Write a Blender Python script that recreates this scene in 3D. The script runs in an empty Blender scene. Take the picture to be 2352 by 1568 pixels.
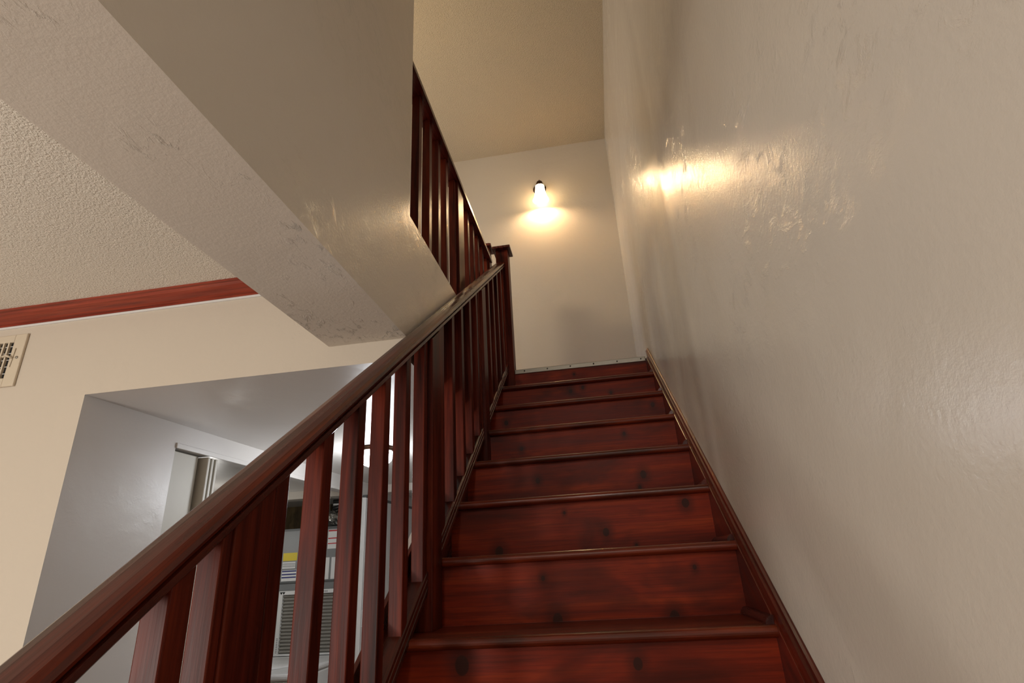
import bpy, bmesh, math, random
from mathutils import Vector, Matrix

S = bpy.context.scene
COL = S.collection
random.seed(4)
H = 1.464            # camera height above the lower floor; all z below are relative to the eye
SL = 0.7142          # slope of the stair

# ------------------------------------------------------------------ camera
cam_d = bpy.data.cameras.new('camera')
cam_d.sensor_fit = 'HORIZONTAL'; cam_d.sensor_width = 36.0
cam_d.lens = 1268.25 / 2352 * 36.0
cam_d.clip_start = 0.02
cam = bpy.data.objects.new('camera', cam_d); COL.objects.link(cam)
RT = ((0.98496332, 0.11038948, 0.1328963),
      (0.16439463, -0.36235116, -0.91742904),
      (-0.05311938, 0.92548139, -0.37505003))
m = Matrix(RT).to_4x4(); m.translation = Vector((0, 0, H))
cam.matrix_world = m
S.camera = cam

# ------------------------------------------------------------------ world, lights, exposure
w = bpy.data.worlds.new('world'); S.world = w; w.use_nodes = True
w.node_tree.nodes['Background'].inputs[0].default_value = (0.9, 0.95, 1.0, 1)
w.node_tree.nodes['Background'].inputs[1].default_value = 0.05
S.view_settings.view_transform = 'Standard'
S.view_settings.look = 'None'
S.view_settings.exposure = 1.0
S.view_settings.gamma = 1.0
S.view_settings.use_curve_mapping = False

def area(name, loc, target, sx, sy, power, col):
    l = bpy.data.lights.new(name, 'AREA'); l.shape = 'RECTANGLE'; l.size = sx; l.size_y = sy
    l.energy = power; l.color = col
    o = bpy.data.objects.new(name, l); COL.objects.link(o)
    o.location = Vector(loc) + Vector((0, 0, H))
    d = Vector(target) - Vector(loc)
    o.rotation_euler = d.to_track_quat('-Z', 'Y').to_euler()
    return o
def lamp(name, loc, power, col, size):
    l = bpy.data.lights.new(name, 'POINT'); l.energy = power; l.color = col; l.shadow_soft_size = size
    o = bpy.data.objects.new(name, l); COL.objects.link(o)
    o.location = Vector(loc) + Vector((0, 0, H))
    return o
area('daylight_window_behind', (-2.3, -2.9, -.1), (-1.2, 2.0, 0.2), 3.4, 1.6, 31, (1.0, 0.97, 0.93))
lamp('added_room_fill', (-2.1, -0.9, -.42), 47, (1.0, 0.95, 0.87), .2)  # added fill out of view, lifts the lower ceiling and cream wall
lamp('added_stairwell_fill', (-.1, -2.0, 1.9), 24, (1.0, 0.95, 0.88), .15)  # added unseen fill that brightens the upper part of the stair wall
area('upper_hall_window', (-2.6, 3.55, 2.1), (0.3, 3.2, 2.1), 0.7, 1.3, 8, (0.72, 0.83, 1.0))
lamp('added_hall_fill', (-1.5, 2.4, 2.5), 14.5, (1.0, .80, .53), .12)  # hidden warm fill, added to raise the ambient light upstairs
lamp('added_closet_fill', (-2.75, 3.55, .28), 2.4, (1.0, .97, .92), .05)  # fill added inside the closet to brighten its walls

# ------------------------------------------------------------------ materials
def lin(c):
    return tuple(((v/255)/12.92 if v/255 <= .04045 else ((v/255+.055)/1.055)**2.4) for v in c) + (1,)

class NT:
    def __init__(s, name):
        s.m = bpy.data.materials.new(name); s.m.use_nodes = True
        s.t = s.m.node_tree; s.b = s.t.nodes['Principled BSDF']
        s.tc = s.t.nodes.new('ShaderNodeTexCoord')
    def n(s, kind, **kw):
        x = s.t.nodes.new('ShaderNode'+kind)
        for k, v in kw.items(): setattr(x, k, v)
        return x
    def l(s, a, b): s.t.links.new(a, b)
    def put(s, sock, v):
        if hasattr(v, 'is_output'): s.l(v, sock)
        else: sock.default_value = v
    def math(s, op, a, b=None, clamp=False):
        x = s.n('Math', operation=op, use_clamp=clamp); s.put(x.inputs[0], a)
        if b is not None: s.put(x.inputs[1], b)
        return x.outputs[0]
    def mapping(s, src, scale=(1,1,1), loc=(0,0,0), rot=(0,0,0)):
        x = s.n('Mapping'); s.l(src, x.inputs[0]); s.put(x.inputs[1], loc)
        x.inputs[2].default_value = rot; x.inputs[3].default_value = scale
        return x.outputs[0]
    def noise(s, vec, scale, detail=4, rough=.55, dist=0.0):
        x = s.n('TexNoise'); s.l(vec, x.inputs['Vector'])
        x.inputs['Scale'].default_value = scale; x.inputs['Detail'].default_value = detail
        x.inputs['Roughness'].default_value = rough; x.inputs['Distortion'].default_value = dist
        return x.outputs[0]
    def ramp(s, fac, stops):
        x = s.n('ValToRGB'); e = x.color_ramp.elements
        while len(e) < len(stops): e.new(.5)
        for el, (p, c) in zip(e, stops): el.position = p; el.color = c
        s.l(fac, x.inputs[0]); return x.outputs[0]
    def mix(s, fac, a, b, mode='MIX'):
        x = s.n('Mix', data_type='RGBA', blend_type=mode)
        s.put(x.inputs[0], fac); s.put(x.inputs[6], a); s.put(x.inputs[7], b)
        return x.outputs[2]
    def step(s, v, lo, hi):
        x = s.n('MapRange', interpolation_type='SMOOTHSTEP'); s.l(v, x.inputs[0])
        x.inputs[1].default_value = lo; x.inputs[2].default_value = hi
        return x.outputs[0]
    def bump(s, height, strength, dist, prev=None):
        x = s.n('Bump'); x.inputs['Strength'].default_value = strength; x.inputs['Distance'].default_value = dist
        s.l(height, x.inputs['Height'])
        if prev is not None: s.l(prev, x.inputs['Normal'])
        return x.outputs[0]

def plain(name, col, rough=.5, metal=0.0, emit=0.0, ecol=None):
    t = NT(name); t.b.inputs['Base Color'].default_value = lin(col)
    t.b.inputs['Roughness'].default_value = rough; t.b.inputs['Metallic'].default_value = metal
    # faint procedural mottling so that nothing is perfectly even
    n = t.noise(t.tc.outputs['Object'], 14, 3)
    c = t.mix(t.math('MULTIPLY', n, .12), lin(col), lin(tuple(v*.8 for v in col)))
    t.l(c, t.b.inputs['Base Color'])
    if emit:
        t.b.inputs['Emission Color'].default_value = lin(ecol or col); t.b.inputs['Emission Strength'].default_value = emit
    return t.m

def paint(name, col, rough=.28, trowel=.35, fine=.12, spec=.5, ridge=None):
    """glossy enamel over hand trowelled plaster"""
    t = NT(name); v = t.tc.outputs['Object']
    n1 = t.noise(v, 2.2, 3, .5, .6)
    nv = t.mapping(v, (1, .5, .7), rot=(.6, .1, .2))
    n2 = t.noise(nv, 34, 7, .7, .5)
    n2s = t.step(n2, .52, .74)
    msk = t.step(t.noise(v, 1.7, 2), .46, .66)
    n3 = t.noise(v, 95, 5, .65)
    nb = t.bump(n1, .22, .03)
    if ridge is not None:      # a taped joint that stands slightly proud
        sx = t.n('SeparateXYZ'); t.l(v, sx.inputs[0])
        dy = t.math('MULTIPLY', t.math('ADD', t.math('SUBTRACT', sx.outputs[1], ridge), t.math('MULTIPLY', t.math('SUBTRACT', t.noise(v, 1.5, 2), .5), .10)), 1/.08)
        g = t.math('POWER', 2.718, t.math('MULTIPLY', t.math('MULTIPLY', dy, dy), -1.0))
        nb = t.bump(g, 1.0, .0035, nb)
    nb = t.bump(t.math('MULTIPLY', n2s, msk), trowel, .006, nb)
    nb = t.bump(n3, fine*1.6, .0022, nb)
    t.l(nb, t.b.inputs['Normal'])
    c = t.mix(t.math('MULTIPLY', t.noise(v, 1.1, 3), .25), lin(col), lin(tuple(x*.93 for x in col)))
    t.l(c, t.b.inputs['Base Color'])
    t.b.inputs['Roughness'].default_value = rough
    t.b.inputs['Specular IOR Level'].default_value = spec
    return t.m

def popcorn(name, col, scale=95, depth=.008):
    t = NT(name); v = t.tc.outputs['Object']
    vo = t.n('TexVoronoi', feature='SMOOTH_F1'); t.l(v, vo.inputs['Vector']); vo.inputs['Scale'].default_value = scale
    nn = t.noise(v, scale*1.6, 4, .6)
    h = t.math('ADD', t.math('MULTIPLY', t.math('SUBTRACT', 1.0, vo.outputs['Distance']), .5), nn)
    t.l(t.bump(h, .8, depth), t.b.inputs['Normal'])
    t.b.inputs['Base Color'].default_value = lin(col); t.b.inputs['Roughness'].default_value = .95
    t.b.inputs['Specular IOR Level'].default_value = .1
    c = t.mix(t.step(nn, .60, .70), lin(col), lin(tuple(x*.84 for x in col)))
    t.l(c, t.b.inputs['Base Color'])
    return t.m

def wood(name, axis, dark=(48, 15, 9), mid=(112, 30, 15), light=(146, 46, 20), rough=.30, knots=(), blotch=.7, contrast=.21, coat=.12, spec=.35):
    """red stained pine; axis = grain direction, a vector in object space"""
    t = NT(name)
    info = t.n('ObjectInfo')
    ov = t.tc.outputs['Object']
    a = Vector(axis).normalized()
    q = a.to_track_quat('X', 'Z')
    rot = q.inverted().to_euler()
    off = t.n('CombineXYZ')
    for i, k in enumerate((37.0, 19.0, 53.0)): t.l(t.math('MULTIPLY', info.outputs['Random'], k), off.inputs[i])
    r0 = t.mapping(ov, (1, 1, 1), rot=rot)
    add = t.n('VectorMath', operation='ADD'); t.l(r0, add.inputs[0]); t.l(off.outputs[0], add.inputs[1])
    v = add.outputs[0]
    n_l = t.noise(t.mapping(v, (1.6, 24, 24)), 1.0, 5, .6, .5)
    n_f = t.noise(t.mapping(v, (5, 190, 190)), 1.0, 3, .6, .3)
    n_b = t.noise(t.mapping(v, (2.6, 6.5, 6.5)), 1.0, 3, .6, .8)
    c = t.ramp(n_l, ((.51-contrast, lin(dark)), (.51, lin(mid)), (.51+contrast, lin(light))))
    bl = t.math('MULTIPLY', t.step(n_b, .44, .70), blotch)
    c = t.mix(bl, c, lin(tuple(x*.82 for x in dark)))
    c = t.mix(t.math('MULTIPLY', t.step(n_f, .46, .62), .38), c, lin(tuple(x*.6 for x in mid)))
    for (kx, kz, r) in knots:
        sub = t.n('VectorMath', operation='SUBTRACT'); t.l(ov, sub.inputs[0]); sub.inputs[1].default_value = (kx, 0, kz)
        mp = t.n('VectorMath', operation='MULTIPLY'); t.l(sub.outputs[0], mp.inputs[0]); mp.inputs[1].default_value = (1/(r*.85), 0, 1/(r*1.1))
        ln = t.n('VectorMath', operation='LENGTH'); t.l(mp.outputs[0], ln.inputs[0])
        d = t.math('ADD', ln.outputs['Value'], t.math('MULTIPLY', t.math('SUBTRACT', n_b, .5), .9))
        halo = t.math('SUBTRACT', 1.0, t.step(d, .9, 3.4))
        c = t.mix(t.math('MULTIPLY', halo, .55), c, lin(tuple(x*.8 for x in dark)))
        ring = t.math('SUBTRACT', 1.0, t.step(d, .8, 1.05))
        c = t.mix(t.math('MULTIPLY', ring, .88), c, lin((46, 18, 9)))
    t.l(c, t.b.inputs['Base Color'])
    t.l(t.bump(n_f, .12, .0012, t.bump(n_l, .2, .003)), t.b.inputs['Normal'])
    rr = t.math('ADD', t.math('MULTIPLY', n_l, .16), rough - .08)
    t.l(rr, t.b.inputs['Roughness'])
    t.b.inputs['Specular IOR Level'].default_value = spec; t.b.inputs['Coat Weight'].default_value = coat; t.b.inputs['Coat Roughness'].default_value = .16
    return t.m

PAINT = (206, 198, 187)
M_wall   = paint('cream enamel wall', PAINT, .22, .25, .16)
M_wallR  = paint('cream enamel stair wall', PAINT, .19, .3, .2, .5, 1.34)
M_wallF  = paint('cream matt wall', (201, 191, 176), .5, .2, .1, .3)
M_soffit = paint('cream trowelled plaster', (210, 202, 190), .55, .9, .25, .35)
M_pass   = paint('pale grey enamel', (203, 199, 194), .34, .1, .08)
M_pop    = popcorn('popcorn ceiling', (236, 229, 216), 140)
M_pop2   = popcorn('upper textured ceiling', (206, 190, 164), 125, .014)
SLV = (0, 1, SL)
M_wx = wood('stained pine along tread', (1, 0, 0), dark=(52, 20, 9), mid=(106, 36, 15), light=(134, 54, 22), rough=.36)
M_wz = wood('stained pine upright', (0, 0, 1), dark=(32, 12, 8), mid=(84, 29, 18), light=(114, 45, 26), rough=.37, blotch=.4, spec=.11, coat=.0)
M_ws = wood('stained pine along slope', SLV, dark=(30, 13, 9), mid=(76, 27, 16), light=(110, 42, 22), rough=.28, blotch=.6)
M_wskirt = wood('stained pine skirt', SLV, dark=(50, 15, 9), mid=(92, 26, 14), light=(118, 38, 18), rough=.33, blotch=.4)
M_wy = wood('stained pine level rail', (0, 1, 0), dark=(40, 13, 9), mid=(84, 26, 18), light=(110, 38, 24), rough=.28)
M_crown = wood('stained crown moulding', (1, 0, 0), dark=(104, 40, 28), mid=(142, 56, 38), light=(160, 72, 48), rough=.4, blotch=.25)
M_white  = plain('white enamel', (222, 222, 220), .35)
M_cream  = plain('cream metal', (205, 193, 172), .4)
M_dark   = plain('painted duct shade', (12, 10, 10), .8)
M_steel  = plain('galvanised strip', (150, 146, 138), .38, .85)
M_screw  = plain('dark screw', (40, 36, 32), .5, .6)
M_bronze = plain('aged bronze', (64, 40, 24), .4, .7)
M_grey   = plain('grey furnace paint', (126, 128, 128), .45)
M_greyd  = plain('darker grey metal', (84, 86, 86), .5)
M_panel  = plain('beige closet wall', (168, 166, 156), .6)
M_fold   = plain('folding door vinyl', (186, 182, 170), .5)
M_brown  = wood('brown closet board', (0, 0, 1), dark=(70, 54, 30), mid=(104, 84, 52), light=(126, 104, 66), rough=.6, coat=0)
M_foil   = plain('crumpled foil', (190, 190, 186), .22, 1.0)
M_black  = plain('black rubber', (14, 14, 15), .45)
M_label  = plain('white sticker', (226, 226, 224), .5)
M_yellow = plain('yellow sticker', (214, 190, 12), .5)
M_red    = plain('red print', (190, 30, 40), .5)
M_blue   = plain('navy print', (28, 34, 110), .5)
M_pleat  = plain('grey pleated fibre', (150, 146, 138), .9)
M_floor  = wood('lower floor boards', (0, 1, 0), dark=(84, 54, 34), mid=(128, 88, 58), light=(150, 108, 74), rough=.4)
M_shade  = plain('lit frosted glass', (255, 226, 170), .4, 0, 6.5, (255, 218, 160))
M_bulb   = plain('lit bulb', (255, 236, 200), .4, 0, 60.0, (255, 222, 165))
M_bowl   = plain('lit white glass bowl', (250, 250, 255), .3, 0, 12.0, (240, 246, 255))

# ------------------------------------------------------------------ geometry helpers
def new(): return bmesh.new()

def box(bm, x0, x1, y0, y1, z0, z1):
    vs = [bm.verts.new((x, y, z)) for x in (x0, x1) for y in (y0, y1) for z in (z0, z1)]
    for f in ((0,1,3,2), (4,6,7,5), (0,4,5,1), (2,3,7,6), (0,2,6,4), (1,5,7,3)):
        bm.faces.new([vs[i] for i in f])

def prism_x(bm, prof, x0, x1):
    """profile of (y,z) extruded along X"""
    a = [bm.verts.new((x0, y, z)) for y, z in prof]; b = [bm.verts.new((x1, y, z)) for y, z in prof]
    n = len(prof)
    bm.faces.new(a); bm.faces.new(b[::-1])
    for i in range(n): bm.faces.new((a[i], a[(i+1) % n], b[(i+1) % n], b[i]))

def prism_slope(bm, prof, y0, y1, s=SL):
    """profile of (x, w) swept along Y with z = w + s*y (s=0: level); ends cut vertically"""
    a = [bm.verts.new((x, y0, z + s*y0)) for x, z in prof]; b = [bm.verts.new((x, y1, z + s*y1)) for x, z in prof]
    n = len(prof)
    bm.faces.new(a); bm.faces.new(b[::-1])
    for i in range(n): bm.faces.new((a[i], a[(i+1) % n], b[(i+1) % n], b[i]))

def upright(bm, x0, x1, y0, y1, zb, zt):
    """upright stick whose bottom/top are functions of y"""
    prism_x(bm, [(y0, zb(y0)), (y1, zb(y1)), (y1, zt(y1)), (y0, zt(y0))], x0, x1)

def lathe(bm, prof, c, axis='Z', seg=32, cap=True):
    rings = []
    for r, h in prof:
        ring = []
        for k in range(seg):
            t = 2*math.pi*k/seg; u, v = r*math.cos(t), r*math.sin(t)
            p = {'Z': (u, v, h), 'Y': (u, h, v), 'X': (h, u, v)}[axis]
            ring.append(bm.verts.new((p[0]+c[0], p[1]+c[1], p[2]+c[2])))
        rings.append(ring)
    for a, b in zip(rings, rings[1:]):
        for k in range(seg): bm.faces.new((a[k], a[(k+1) % seg], b[(k+1) % seg], b[k]))
    if cap:
        bm.faces.new(rings[0]); bm.faces.new(rings[-1][::-1])

def tube(bm, pts, r, seg=10):
    rings = []
    for i, p in enumerate(pts):
        p = Vector(p)
        d = (Vector(pts[min(i+1, len(pts)-1)]) - Vector(pts[max(i-1, 0)])).normalized()
        u = d.orthogonal().normalized() if i == 0 else (u - d*u.dot(d)).normalized()
        v = d.cross(u)
        rings.append([bm.verts.new(p + r*(u*math.cos(2*math.pi*k/seg) + v*math.sin(2*math.pi*k/seg))) for k in range(seg)])
    for a, b in zip(rings, rings[1:]):
        for k in range(seg): bm.faces.new((a[k], a[(k+1) % seg], b[(k+1) % seg], b[k]))
    bm.faces.new(rings[0]); bm.faces.new(rings[-1][::-1])

WORLD = {}
def obj(name, bm, mat, parent=None, origin=None, bevel=0, smooth=False, sub=0):
    bmesh.ops.recalc_face_normals(bm, faces=bm.faces)
    if origin is None:
        xs = [v.co for v in bm.verts]
        origin = ((min(c.x for c in xs)+max(c.x for c in xs))/2, (min(c.y for c in xs)+max(c.y for c in xs))/2, min(c.z for c in xs))
    og = Vector(origin)
    for v in bm.verts: v.co -= og
    if smooth:
        for f in bm.faces: f.smooth = True
    me = bpy.data.meshes.new(name); bm.to_mesh(me); bm.free()
    me.materials.append(mat)
    o = bpy.data.objects.new(name, me); COL.objects.link(o)
    wl = og + Vector((0, 0, H))
    WORLD[o] = wl
    o.parent = parent
    o.location = wl - (WORLD[parent] if parent else Vector())
    if bevel:
        b = o.modifiers.new('bevel', 'BEVEL'); b.width = bevel; b.segments = 2; b.limit_method = 'ANGLE'; b.angle_limit = math.radians(35)
    if sub:
        s = o.modifiers.new('subdivision', 'SUBSURF'); s.levels = sub; s.render_levels = sub
    return o

def tag(o, label, cat, group=None, kind=None):
    o['label'] = label; o['category'] = cat
    if group: o['group'] = group
    if kind: o['kind'] = kind
    return o

def thing(name, label, cat, loc, group=None, kind=None):
    o = bpy.data.objects.new(name, None); COL.objects.link(o)
    o.empty_display_size = .05
    WORLD[o] = Vector(loc) + Vector((0, 0, H)); o.location = WORLD[o]
    return tag(o, label, cat, group, kind)

def struct(name, bm, mat, label, cat='wall', **kw):
    return tag(obj(name, bm, mat, **kw), label, cat, kind='structure')

def dup_part(o, delta):
    c = o.copy(); COL.objects.link(c); c.parent = o.parent
    c.location = o.location + Vector(delta)
    for g in o.children:
        d = g.copy(); COL.objects.link(d); d.parent = c
    return c

# ------------------------------------------------------------------ setting
XW, XO, XS = .3705, -.57, -.84         # right wall, face of the upper wall, far edge of its underside
YF, YB = 1.581, 4.14                 # wall of the lower room, back wall upstairs
ZS, ZU, ZC, ZL = .70, 1.17, 3.60, .97  # underside, upper floor, upper ceiling, lower ceiling
ZH, XP, YE = .627, -1.735, 5.2       # passage head height, passage left wall, passage end
FL = -H

bm = new(); box(bm, XW, XW+.12, -3.1, YB+.1, FL, ZC+.1)
struct('wall_right', bm, M_wallR, 'long glossy cream plaster wall along the right side of the stairs', 'wall')
bm = new(); box(bm, -3.2, XW+.1, YB, YB+.12, ZU-.6, ZC+.1)
struct('wall_back', bm, M_wall, 'cream wall at the head of the stairs carrying the lit sconce', 'wall')
bm = new(); box(bm, -3.2, XW+.1, -3.1, YB+.1, ZC, ZC+.1)
struct('ceiling', bm, M_pop2, 'textured ceiling high above the stairwell and landing', 'ceiling')
# thick upper wall whose underside hangs over the lower room
bm = new(); box(bm, XS, XO, -3.1, YF, ZS, ZC)
o = struct('wall_left', bm, M_wall, 'thick olive-lit wall left of the stairwell with a trowelled underside', 'wall')
o.data.materials.append(M_soffit)
for p in o.data.polygons:
    if p.normal.z < -.9: p.material_index = 1
# upper floor slab: its edge is the fascia under the landing railing, its underside the passage ceiling
bm = new(); box(bm, -3.2, XO, YF+.12, YB, ZH, ZU); box(bm, XS, XO, YF, YF+.12, ZS, ZU); box(bm, -3.2, XO-.03, YB, YE, ZH, ZH+.1)
o = struct('floor_upper', bm, M_wall, 'upper floor edge of cream plaster under the landing railing', 'floor')
o.data.materials.append(M_pass)
for p in o.data.polygons:
    if p.normal.z < -.9: p.material_index = 1
bm = new(); box(bm, XO, XW, 3.335, YB, .96, 1.150)
struct('floor_landing', bm, M_wx, 'landing floor at the top of the stairs', 'floor')
bm = new(); box(bm, -3.3, -3.2, YF, YB+.1, ZU, ZC)
struct('wall_upper_left', bm, M_wall, 'left wall of the upper hall', 'wall')
bm = new(); box(bm, -3.2, XS, YF, YF+.1, ZL+.05, ZC)
struct('wall_upper_front', bm, M_wall, 'front wall of the upper hall behind the thick wall', 'wall')
# lower room
bm = new(); box(bm, -4.2, XP-.09, YF, YF+.12, FL, ZL+.02); box(bm, XP-.09, XS, YF, YF+.12, ZH, ZL+.02); box(bm, XS, XO, YF, YF+.12, ZH, ZS)
o = struct('wall_front', bm, M_wallF, 'cream wall facing the viewer with vent and passage opening', 'wall')
o.data.materials.append(M_pass)
for p in o.data.polygons:
    if p.normal.z < -.9: p.material_index = 1
bm = new(); box(bm, -4.2, XS, -3.1, YF+.05, ZL, ZL+.1)
struct('ceiling.001', bm, M_pop, 'popcorn-textured ceiling of the lower room at left', 'ceiling')
bm = new(); box(bm, -4.2, XW, -3.1, YE+.1, FL-.1, FL)
struct('floor', bm, M_floor, 'floor of the lower room', 'floor')
bm = new(); box(bm, -4.3, -4.2, -3.1, YF+.12, FL, ZL)
struct('wall_lower_left', bm, M_wallF, 'left wall of the lower room', 'wall')
bm = new(); box(bm, -4.3, XW+.1, -3.2, -3.1, FL, ZC)
struct('wall_behind', bm, M_wallF, 'wall behind the viewer', 'wall')
# passage: left wall with the closet opening, far wall, right wall under the stair
Y0, Y1, ZD = 2.04, 3.94, .549
bm = new()
prism_x(bm, [(YF, FL), (Y0, FL), (Y0, ZD), (Y1, ZD), (Y1, FL), (YE, FL), (YE, ZH), (YF, ZH)], XP-.09, XP)
o = struct('wall_passage_left', bm, M_pass, 'grey glossy side of the passage opening around the closet', 'wall')
o.data.materials.append(M_wallF)
for p in o.data.polygons:
    if abs(p.normal.y) > .9 and p.center.y + WORLD[o].y < YF+.01: p.material_index = 1
bm = new(); box(bm, XP-.1, -.5, YE, YE+.1, FL, ZH+.1)
struct('wall_passage_end', bm, M_pass, 'white wall at the end of the passage', 'wall')
bm = new(); prism_x(bm, [(1.72, FL), (YE, FL), (YE, ZH), (2.56, ZH), (1.72, SL*1.72-1.25)], -.66, -.60)
struct('wall_passage_right', bm, M_pass, 'wall under the stairs along the passage', 'wall')
# closet
bm = new(); box(bm, -3.3, XP-.09, YE-.1, YE, FL, ZH); box(bm, -3.3, -3.2, YF+.12, YE, FL, ZH)
struct('wall_closet', bm, M_panel, 'beige wall inside the closet behind the furnace', 'wall')

# crown moulding of the lower room
bm = new()
prof = [(YF, .930), (YF, ZL), (1.512, ZL), (1.512, ZL-.007), (1.520, ZL-.009), (1.526, ZL-.016), (1.541, ZL-.023), (1.556, ZL-.029),
        (1.564, ZL-.034), (1.566, .938), (1.572, .936), (1.572, .930)]
prism_x(bm, prof, -4.2, XS)
struct('trim_1', bm, M_crown, 'red-brown crown moulding between popcorn ceiling and cream wall', 'moulding', smooth=False)
bm = new(); box(bm, -4.2, XS, YF-.006, YF, .922, .930)
struct('trim_2', bm, M_white, 'thin white caulk strip under the red crown moulding', 'trim')

# ------------------------------------------------------------------ staircase
YN, ZT, RUN, RISE = 1.4604, -.155, .26194, .18709     # nosing front and tread height of the step at the foot of the frame
XL_, XR_ = -.548, .35
stair = thing('staircase', 'red-stained pine staircase climbing between the railing and the right wall', 'stairs', (-.1, -.4, FL))
KN = {1: [(-.383, -.218, .016), (.035, -.226, .012)],
      2: [(-.168, -.150, .016), (.157, -.155, .014), (-.202, -.04, .007), (.231, -.032, .006)],
      3: [(-.006, .088, .012), (-.378, .046, .015), (-.142, .16, .005), (.27, .165, .012), (.09, .04, .005)],
      4: [(-.257, .312, .011), (.163, .305, .013), (.143, .256, .007)],
      5: [(-.351, .498, .009), (.122, .526, .008)],
      6: [(-.46, .690, .011), (.295, .715, .011)],
      7: [(-.121, .905, .012), (.104, .874, .008), (-.05, .92, .009)],
      8: [(-.1, 1.09, .007)]}
for k in range(-5, 9):                       # risers; riser k rises to tread k
    y = YN + (k-1)*RUN + .028
    zb = ZT + (k-2)*RISE; zt = ZT + (k-1)*RISE - .027
    if k == 8: zt = 1.128
    x0 = XL_ if k != 8 else -.474
    bm = new(); box(bm, x0, XR_, y, y+.02, max(zb, FL), zt)
    org = (0, y, zb)
    kn = [(a, b_-zb, r*1.15) for a, b_, r in KN.get(k, [])]
    mat = wood('riser board %d' % k if k > 0 else 'riser board low', (1, 0, 0), dark=(62, 17, 7), mid=(126, 36, 11), light=(160, 60, 18), rough=.46, knots=kn, blotch=.62, contrast=.30, coat=.0, spec=.22)
    obj('riser', bm, mat, stair, origin=org)
    if k == 8: continue
    # tread with half-round nosing
    yt = YN + (k-1)*RUN; zt = ZT + (k-1)*RISE; r = .0135
    prof = [(yt+RUN+.027, zt), (yt+RUN+.027, zt-.027)]
    prof += [(yt + r - r*math.sin(a), zt - .0135 - r*math.cos(a)) for a in [math.pi*i/10 for i in range(11)]]
    bm = new(); prism_x(bm, prof, XL_, XR_)
    obj('tread', bm, M_wx, stair)
    # quarter round where tread meets the wall stringer
    bm = new(); R = .019
    pr = [(XR_, zt)] + [(XR_ - R*math.cos(a), zt + R*math.sin(a)) for a in [math.pi/2*i/6 for i in range(7)]]
    ya, yb = yt+.020, yt+RUN+.027
    A = [bm.verts.new((x, ya, z)) for x, z in pr]; B = [bm.verts.new((x, yb, z)) for x, z in pr]
    bm.faces.new(A); bm.faces.new(B[::-1])
    for i in range(len(pr)): bm.faces.new((A[i], A[(i+1) % len(pr)], B[(i+1) % len(pr)], B[i]))
    obj('quarter_round', bm, M_wy, stair)
# landing edge strip with its screws
ys = YN + 7*RUN + .026
bm = new(); box(bm, -.474, XR_-.002, ys-.004, ys+.05, 1.128, 1.158)
st = obj('edge_strip', bm, M_steel, stair, bevel=.003); st['label'] = 'grey metal strip along the landing edge'
for i in range(6):
    bm = new(); lathe(bm, [(.0045, 0), (.0045, -.003), (.002, -.0035)], (-.41 + i*.146, ys-.004, 1.144), 'Y', 12)
    obj('screw', bm, M_screw, st)
# wall side: stringer, skirting board, cap moulding
YT = 3.285
bm = new(); prism_slope(bm, [(XR_, -1.62), (.37, -1.62), (.37, -1.207), (XR_, -1.207)], -.35, YT)
obj('wall_stringer', bm, M_wskirt, stair, bevel=.002)
bm = new(); prism_slope(bm, [(.356, -1.207), (.37, -1.207), (.37, -1.171), (.356, -1.171)], -.35, YT)
obj('skirting_board', bm, M_wskirt, stair, bevel=.0015)
bm = new(); prism_slope(bm, [(.353, -1.171), (.37, -1.171), (.37, -1.148), (.366, -1.148), (.361, -1.152), (.3585, -1.158), (.3585, -1.162), (.353, -1.164)], -.35, YT)
obj('cap_moulding', bm, M_wskirt, stair)
# outer stringer under the railing
bm = new(); prism_slope(bm, [(-.562, -1.45), (XL_, -1.45), (XL_, -1.215), (-.562, -1.215)], -.35, 3.3)
obj('outer_stringer', bm, M_ws, stair, bevel=.002)

# ------------------------------------------------------------------ stair railing
rail = thing('stair_railing', 'dark red wooden stair railing with slanted handrail and square balusters', 'railing', (-.53, -.2, FL))
zr_b = lambda y: SL*y - .452
hp = [(-.556, -.450), (-.503, -.450), (-.499, -.4455), (-.499, -.434), (-.5055, -.4320), (-.5055, -.4290), (-.498, -.427), (-.496, -.421),
      (-.498, -.4125), (-.506, -.4075), (-.520, -.4045), (-.540, -.4045), (-.553, -.4075), (-.561, -.4125), (-.563, -.421), (-.561, -.428), (-.559, -.434), (-.559, -.4455)]
bm = new(); prism_slope(bm, hp, -.2, 3.302)
obj('handrail', bm, M_ws, rail)
# shoe rail: inner strip with grooves, base and outer strip
SH = ((-.2, .735), (.825, 1.615), (1.712, 2.458), (2.550, 3.302))
for ya, yb in SH:
    bm = new()
    prism_slope(bm, [(-.562, -1.212), (-.508, -1.212), (-.5075, -1.196), (-.510, -1.193), (-.5075, -1.190), (-.5075, -1.174), (-.510, -1.171), (-.5075, -1.168), (-.5085, -1.158), (-.514, -1.152), (-.562, -1.152)], ya, yb)
    obj('shoe_rail', bm, M_ws, rail)
bm = new(); prism_slope(bm, [(-.574, -1.30), (-.562, -1.30), (-.562, -1.105), (-.574, -1.105)], -.2, 3.3)
obj('outer_board', bm, M_ws, rail, bevel=.0015)
# balusters (one built, the rest copied up the slope)
bb = lambda y: SL*y - 1.155
bm = new(); upright(bm, -.546, -.510, .632, .670, bb, zr_b)
bal = obj('baluster', bm, M_wz, rail, bevel=.0022)
for y in (.972, 1.117, 1.263, 1.414, 1.915, 2.066, 2.222, 2.369, 2.700, 2.850, 3.004, 3.152):
    dup_part(bal, (0, y-.632, SL*(y-.632)))
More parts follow.
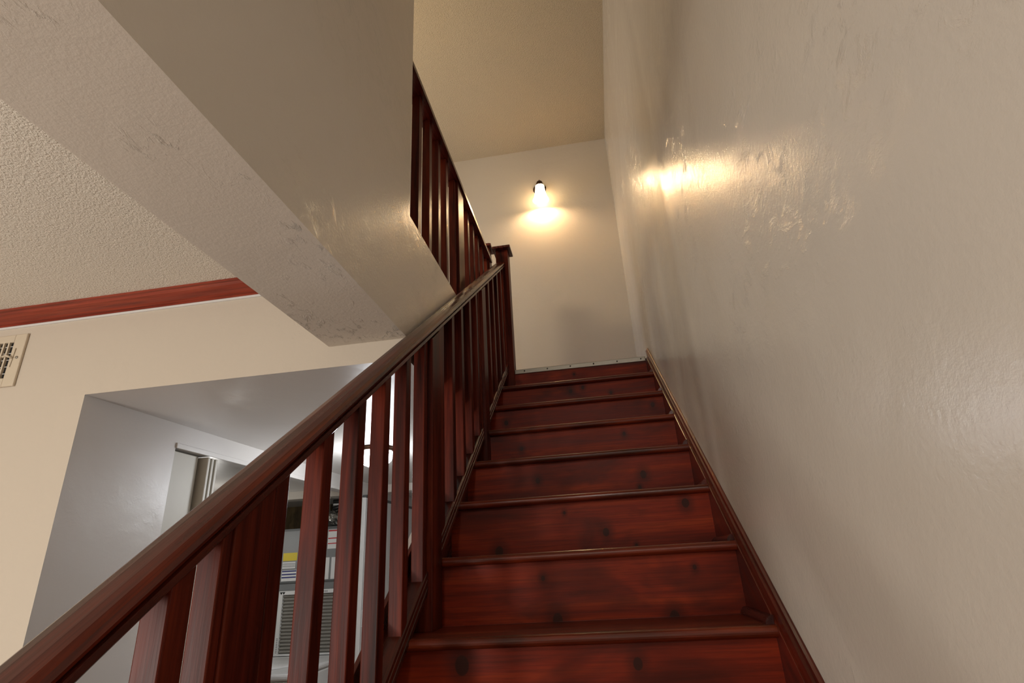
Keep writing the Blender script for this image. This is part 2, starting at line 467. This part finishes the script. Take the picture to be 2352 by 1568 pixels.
# end stiles of each panel
bm = new(); upright(bm, -.545, -.510, .714, .7325, bb, zr_b)
sti = obj('end_stile', bm, M_wz, rail, bevel=.002)
for y in (1.588,): dup_part(sti, (0, y-.714, SL*(y-.714)))
for ya, yb in ((.8275, .864), (1.574, 1.588), (1.712, 1.80), (2.430, 2.458), (2.550, 2.60), (3.272, 3.300)):
    bm = new(); upright(bm, -.545, -.510, ya, yb, bb, zr_b)
    obj('end_stile', bm, M_wz, rail, bevel=.002)
# newels between the panels, standing on the treads
for ya, yb, xa, xb_, kt in ((.7355, .8240, -.550, -.508, -2), (1.615, 1.711, -.554, -.496, 1), (2.459, 2.549, -.554, -.496, 4), (-.13, -.04, -.554, -.496, -5)):
    zb = ZT + (kt-1)*RISE
    if kt == 4: zb = ZT + 3*RISE
    bm = new(); prism_x(bm, [(ya, zb), (yb, zb), (yb, zr_b(yb)), (ya, zr_b(ya))], xa, xb_)
    n = obj('newel_post', bm, M_wz, rail, bevel=.002)
# top newel with its square cap
bm = new(); box(bm, -.559, -.474, 3.302, 3.392, ZT+6*RISE, 2.045)
tn = obj('top_newel_post', bm, M_wz, rail, bevel=.003)
bm = new(); box(bm, -.577, -.452, 3.268, 3.412, 2.045, 2.062)
box(bm, -.566, -.466, 3.29, 3.40, 2.062, 2.072)
obj('newel_cap', bm, M_wy, tn, bevel=.002)

# ------------------------------------------------------------------ landing railing upstairs
land = thing('landing_railing', 'upper dark red railing level along the floor edge above the stairs', 'railing', (-.65, 2.5, ZU))
XU = -.63
bm = new(); prism_slope(bm, [(-.682, 2.022), (-.606, 2.022), (-.606, 2.046), (-.612, 2.054), (-.626, 2.058), (-.664, 2.058), (-.676, 2.054), (-.682, 2.046)], 1.582, 3.42, s=0)
obj('handrail', bm, M_wy, land)
bm = new(); prism_slope(bm, [(-.682, ZU), (-.622, ZU), (-.622, ZU+.03), (-.63, ZU+.045), (-.674, ZU+.045), (-.682, ZU+.03)], 1.582, 3.42, s=0)
obj('shoe_rail', bm, M_wy, land)
def ub(ya, yb, xa=-.666, xb_=XU, name='baluster'):
    bm = new(); box(bm, xa, xb_, ya, yb, ZU+.045, 2.022)
    return obj(name, bm, M_wz, land, bevel=.0022)
b0 = ub(1.848, 1.888)
for y in (1.702, 1.999, 2.143, 2.285, 2.765, 2.905, 3.045, 3.185):
    dup_part(b0, (0, y-1.848, 0))
ub(2.462, 2.485, name='end_stile'); ub(2.612, 2.648, name='end_stile'); ub(3.345, 3.372, name='end_stile')
bm = new(); box(bm, -.672, -.617, 2.487, 2.610, ZU, 2.022)
obj('newel_post', bm, M_wz, land, bevel=.002)
bm = new(); box(bm, -.70, -.617, 3.374, 3.462, ZU, 2.13)
en = obj('end_newel_post', bm, M_wz, land, bevel=.003)
bm = new(); box(bm, -.716, -.600, 3.352, 3.484, 2.13, 2.148); box(bm, -.706, -.611, 3.364, 3.472, 2.148, 2.158)
obj('newel_cap', bm, M_wy, en, bevel=.002)
bm = new(); box(bm, -.617, -.5595, 3.40, 3.44, 1.90, 1.955)
obj('tie_rail', bm, M_wx, land, bevel=.002)

# ------------------------------------------------------------------ wall sconce
sc = thing('wall_sconce', 'lit bronze sconce with bell-shaped glass shade on the back wall', 'lamp', (-.262, YB, 3.14))
bm = new(); lathe(bm, [(.059, 0), (.059, -.006), (.052, -.012), (.040, -.016), (.018, -.022)], (-.266, YB, 3.142), 'Y', 36)
obj('backplate', bm, M_bronze, sc, smooth=True)
AX, AY = -.257, 4.03
bm = new(); tube(bm, [(-.266, YB-.02, 3.142), (-.266, YB-.05, 3.150), (-.263, YB-.085, 3.146), (AX, AY, 3.128)], .008, 10)
obj('arm', bm, M_bronze, sc, smooth=True)
bm = new(); lathe(bm, [(.036, 3.088), (.038, 3.096), (.034, 3.104), (.030, 3.124), (.024, 3.138), (.010, 3.145), (.005, 3.150), (.004, 3.160), (.0015, 3.164)], (AX, AY, 0), 'Z', 28)
obj('socket_cap', bm, M_bronze, sc, smooth=True)
bm = new(); lathe(bm, [(.0395, 3.092), (.041, 3.070), (.045, 3.035), (.053, 2.995), (.063, 2.962), (.071, 2.946), (.069, 2.946), (.061, 2.962), (.051, 2.995), (.043, 3.035), (.039, 3.070), (.037, 3.092)], (AX, AY, 0), 'Z', 40, cap=False)
sh = obj('glass_shade', bm, M_shade, sc, smooth=True); sh['label'] = 'glowing frosted bell shade'
l = bpy.data.lights.new('sconce_light', 'POINT'); l.energy = 4.5; l.color = (1.0, .78, .50); l.shadow_soft_size = .02
lo = bpy.data.objects.new('sconce_light', l); COL.objects.link(lo); lo.location = (AX, AY, 2.975+H)

# ------------------------------------------------------------------ air register on the cream wall
reg = thing('wall_register', 'cream metal air register on the wall below the crown moulding', 'vent', (-2.2, YF, .69))
x0, x1, z0, z1 = -2.385, -2.035, .688, .892
bm = new()
gx0, gx1, gz0, gz1 = -2.345, -2.085, .722, .862
yo = YF-.010
box(bm, x0, gx0, yo, YF, z0, z1); box(bm, gx1, x1, yo, YF, z0, z1); box(bm, gx0, gx1, yo, YF, z0, gz0); box(bm, gx0, gx1, yo, YF, gz1, z1)
obj('frame', bm, M_cream, reg, bevel=.003)
bm = new()
nb = 12
for i in range(1, nb):
    x = gx0 + (gx1-gx0)*i/nb
    box(bm, x-.0034, x+.0034, yo+.001, YF-.001, gz0-.001, gz1+.001)
obj('louvres', bm, M_cream, reg)
bm = new()
for i in range(5):
    z = gz0 + .018 + i*.0265
    box(bm, gx0, gx1, YF-.003, YF-.0015, z, z+.0022)
obj('inner_fins', bm, M_white, reg)
bm = new(); box(bm, gx0, gx1, YF-.0012, YF-.0002, gz0, gz1)
obj('painted_duct_shade', bm, M_dark, reg)  # near-black plate on the wall, paints the shade inside the duct
bm = new(); tube(bm, [(-2.100, yo-.012, .800), (-2.085, yo-.014, .803), (-2.068, yo-.003, .796)], .004, 8); tube(bm, [(-2.071, yo-.002, .762), (-2.066, yo-.002, .834)], .0015, 6)
obj('damper_lever', bm, M_cream, reg, smooth=True)
bm = new(); lathe(bm, [(.005, 0), (.005, -.003), (.002, -.004)], (-2.052, yo, .797), 'Y', 12)
obj('screw', bm, M_steel, reg)

# ------------------------------------------------------------------ passage: track, folding door, white sliding door, ceiling lamp
fd = thing('door_1', 'cream folding closet door bunched up at the near side of the passage opening', 'door', (XP-.02, 2.13, FL), kind='structure')
bm = new(); box(bm, XP-.06, XP+.006, Y0, Y1, .527, ZD)
obj('track', bm, M_pass, fd, bevel=.002)
def panel(y0, y1, x0, x1, th=.02):
    a, b = Vector((x0, y0, 0)), Vector((x1, y1, 0)); d = (b-a).normalized(); n = Vector((-d.y, d.x, 0))*th/2
    bm = new()
    vs = [bm.verts.new((p.x, p.y, z)) for z in (FL+.02, .519) for p in (a-n, b-n, b+n, a+n)]
    for f in ((0,1,2,3), (7,6,5,4), (0,4,5,1), (1,5,6,2), (2,6,7,3), (3,7,4,0)): bm.faces.new([vs[i] for i in f])
    return obj('door_panel', bm, M_fold, fd, bevel=.003)
panel(2.046, 2.204, XP-.022, XP-.026)
panel(2.232, 2.232, XP-.30, XP+.018, .016)
panel(2.262, 2.262, XP-.30, XP+.014, .016)
panel(2.291, 2.291, XP-.30, XP+.012, .016)

wd = thing('door_2', 'white sliding door with recessed pull at the far side of the closet', 'door', (XP, 4.4, FL), kind='structure')
bm = new(); box(bm, XP+.002, XP+.030, Y1-.02, 4.95, FL+.01, .515)
obj('door_panel', bm, M_white, wd, bevel=.003)
bm = new(); box(bm, XP+.002, XP+.036, Y1-.02, 4.95, .517, .532)
obj('top_rail', bm, M_greyd, wd)
bm = new(); box(bm, XP+.030, XP+.034, 3.935, 3.985, -.33, -.225)
hd = obj('door_pull', bm, M_white, wd, bevel=.008)
bm = new(); box(bm, XP+.034, XP+.0345, 3.950, 3.975, -.315, -.240)
obj('painted_pull_shade', bm, M_grey, hd)  # flat grey patch, shade of the white recess put into colour

LX, LY = -1.19, 2.84
cl = thing('ceiling_light', 'bright white glass bowl lamp on the passage ceiling', 'lamp', (LX, LY, ZH))
bm = new(); lathe(bm, [(.105, ZH), (.105, ZH-.012), (.098, ZH-.022), (.09, ZH-.022)], (LX, LY, 0), 'Z', 36)
obj('lamp_base', bm, M_bronze, cl, smooth=True)
bm = new(); lathe(bm, [(.09, ZH-.022), (.092, ZH-.04), (.085, ZH-.065), (.066, ZH-.085), (.04, ZH-.097), (.012, ZH-.101)], (LX, LY, 0), 'Z', 36)
obj('glass_bowl', bm, M_bowl, cl, smooth=True)
l = bpy.data.lights.new('passage_light', 'POINT'); l.energy = 5; l.color = (.93, .96, 1.0); l.shadow_soft_size = .08
lo = bpy.data.objects.new('passage_light', l); COL.objects.link(lo); lo.location = (LX, LY, ZH-.2+H)

# ------------------------------------------------------------------ things in the closet
YQ = 4.2
fu = thing('furnace', 'grey metal furnace cabinet with warning stickers seen between the balusters', 'furnace', (-2.28, YQ+.3, FL))
bm = new(); box(bm, -2.62, -1.97, YQ, YQ+.6, FL, .345)
obj('cabinet', bm, M_grey, fu, bevel=.006)
bm = new(); box(bm, -2.62, -1.97, YQ-.012, YQ, .338, .352)
obj('panel_seam', bm, M_greyd, fu)
bm = new(); box(bm, -2.62, -1.97, YQ-.010, YQ, -.036, -.026)
obj('panel_seam', bm, M_greyd, fu)
def sticker(x0, x1, z0, z1, mat, stripes=(), smat=None, lab=None, yy=YQ):
    bm = new(); box(bm, x0, x1, yy-.0015, yy, z0, z1)
    s = obj('sticker', bm, mat, fu)
    if lab: s['label'] = lab
    for a, b in stripes:
        bm = new(); box(bm, x0+.002, x1-.002, yy-.0025, yy-.0015, a, b); obj('printed_stripe', bm, smat, s)
sticker(-2.475, -2.36, .122, .179, M_yellow, lab='yellow sticker')
sticker(-2.475, -2.37, .068, .114, M_label, [(.101, .104), (.094, .0965), (.084, .087), (.078, .080)], M_greyd)
sticker(-2.475, -2.355, -.020, .056, M_label, [(.044, .053), (.022, .031), (.001, .010)], M_blue, 'white sticker with navy stripes')
sticker(-2.118, -2.02, .191, .330, M_label, [(.316, .326), (.262, .270), (.225, .232)], M_red, 'white sticker with red stripes')
sticker(-2.155, -2.095, -.022, .130, M_label)
sticker(-2.079, -2.01, -.022, .130, M_label)

fi = thing('air_filter', 'white framed pleated air filter leaning on the grey furnace', 'filter', (-2.20, YQ-.05, -.51))
fx0, fx1, fz0, fz1 = -2.455, -1.99, -.512, -.088
bm = new(); fy = YQ-.045
box(bm, fx0, fx1, fy, fy+.03, fz1-.026, fz1); box(bm, fx0, fx1, fy, fy+.03, fz0, fz0+.012); box(bm, fx0, fx0+.03, fy, fy+.03, fz0+.012, fz1-.026); box(bm, fx1-.03, fx1, fy, fy+.03, fz0+.012, fz1-.026)
obj('cardboard_frame', bm, M_label, fi)
bm = new(); np_ = 17; dz = (fz1-.026-fz0-.012)/np_
prof = []
for i in range(np_):
    z = fz0+.012+i*dz; prof += [(fy+.024, z), (fy+.006, z+dz*.5)]
prof += [(fy+.024, fz1-.026), (fy+.029, fz1-.026), (fy+.029, fz0+.012)]
prism_x(bm, prof, fx0+.03, fx1-.03)
obj('pleats', bm, M_pleat, fi)
bm = new()
for i in range(6): box(bm, -2.145+i*.013, -2.139+i*.013, fy-.0008, fy, fz1-.021, fz1-.007)
obj('printed_marks', bm, M_grey, fi)
bm = new()
for i in range(9): box(bm, fx0+.012, fx0+.024, fy-.0008, fy, fz0+.02+i*.011, fz0+.025+i*.011)
obj('printed_marks', bm, M_grey, fi)
bm = new()
for x, s in ((-2.437, 1), (-2.417, 1)):
    v = [bm.verts.new((x-.012, fy-.001, fz1-.006)), bm.verts.new((x+.012, fy-.001, fz1-.006)), bm.verts.new((x, fy-.001, fz1-.024))]
    v2 = [bm.verts.new((q.co.x, fy, q.co.z)) for q in v]
    bm.faces.new(v); bm.faces.new(v2[::-1])
    for i in range(3): bm.faces.new((v[i], v[(i+1) % 3], v2[(i+1) % 3], v2[i]))
obj('arrow_marks', bm, M_black, fi)

wa = thing('washing_machine', 'white washing machine in front of the furnace and filter', 'washing machine', (-2.25, 3.8, FL))
bm = new(); box(bm, -2.62, -1.90, 3.42, 4.145, FL, -.55)
obj('cabinet', bm, M_white, wa, bevel=.012)
bm = new(); box(bm, -2.625, -1.895, 3.41, 4.15, -.55, -.514)
obj('top_panel', bm, M_white, wa, bevel=.012)
bm = new(); lathe(bm, [(.23, -.514), (.23, -.506), (.215, -.501), (.05, -.499)], (-2.26, 3.75, 0), 'Z', 48)
obj('round_lid', bm, M_white, wa, smooth=True)

fo = thing('foil_duct', 'crumpled silver foil duct lying on top of the furnace', 'duct', (-2.2, YQ+.12, .352))
bm = new(); rr = random.Random(2)
prof = []
n = 26
for i in range(n+1):
    prof.append((.062 + rr.uniform(-.006, .006), -.10 + .30*i/n))
lathe(bm, prof, (-2.16, YQ+.14, .418), 'X', 22)
for v in bm.verts: v.co += Vector((rr.uniform(-.006, .006), rr.uniform(-.006, .006), rr.uniform(-.002, .006)))
obj('duct_sleeve', bm, M_foil, fo)
pi = thing('black_pipe', 'black pipe with a painted highlight running above the foil duct', 'pipe', (-2.2, YQ+.14, .50))
bm = new(); tube(bm, [(-2.16, YQ+.14, .556), (-1.98, YQ+.14, .556)], .016, 14)
obj('upper_pipe', bm, M_black, pi, smooth=True)
bm = new(); tube(bm, [(-2.16, YQ+.14, .500), (-2.10, YQ+.14, .512), (-1.98, YQ+.14, .506)], .018, 14)
obj('lower_pipe', bm, M_black, pi, smooth=True)
bm = new(); tube(bm, [(-2.16, YQ+.14, .532), (-1.98, YQ+.14, .532)], .008, 14)
obj('painted_highlight', bm, M_white, pi, smooth=True)  # white rod between the black tubes, stands in for the pipe's highlight
bo = thing('closet_board', 'brown wooden board on the closet wall above the furnace', 'board', (-2.6, YE-.12, .2))
bm = new(); box(bm, -3.19, -2.55, YE-.13, YE-.101, -.2, .655)
obj('panel', bm, M_brown, bo)
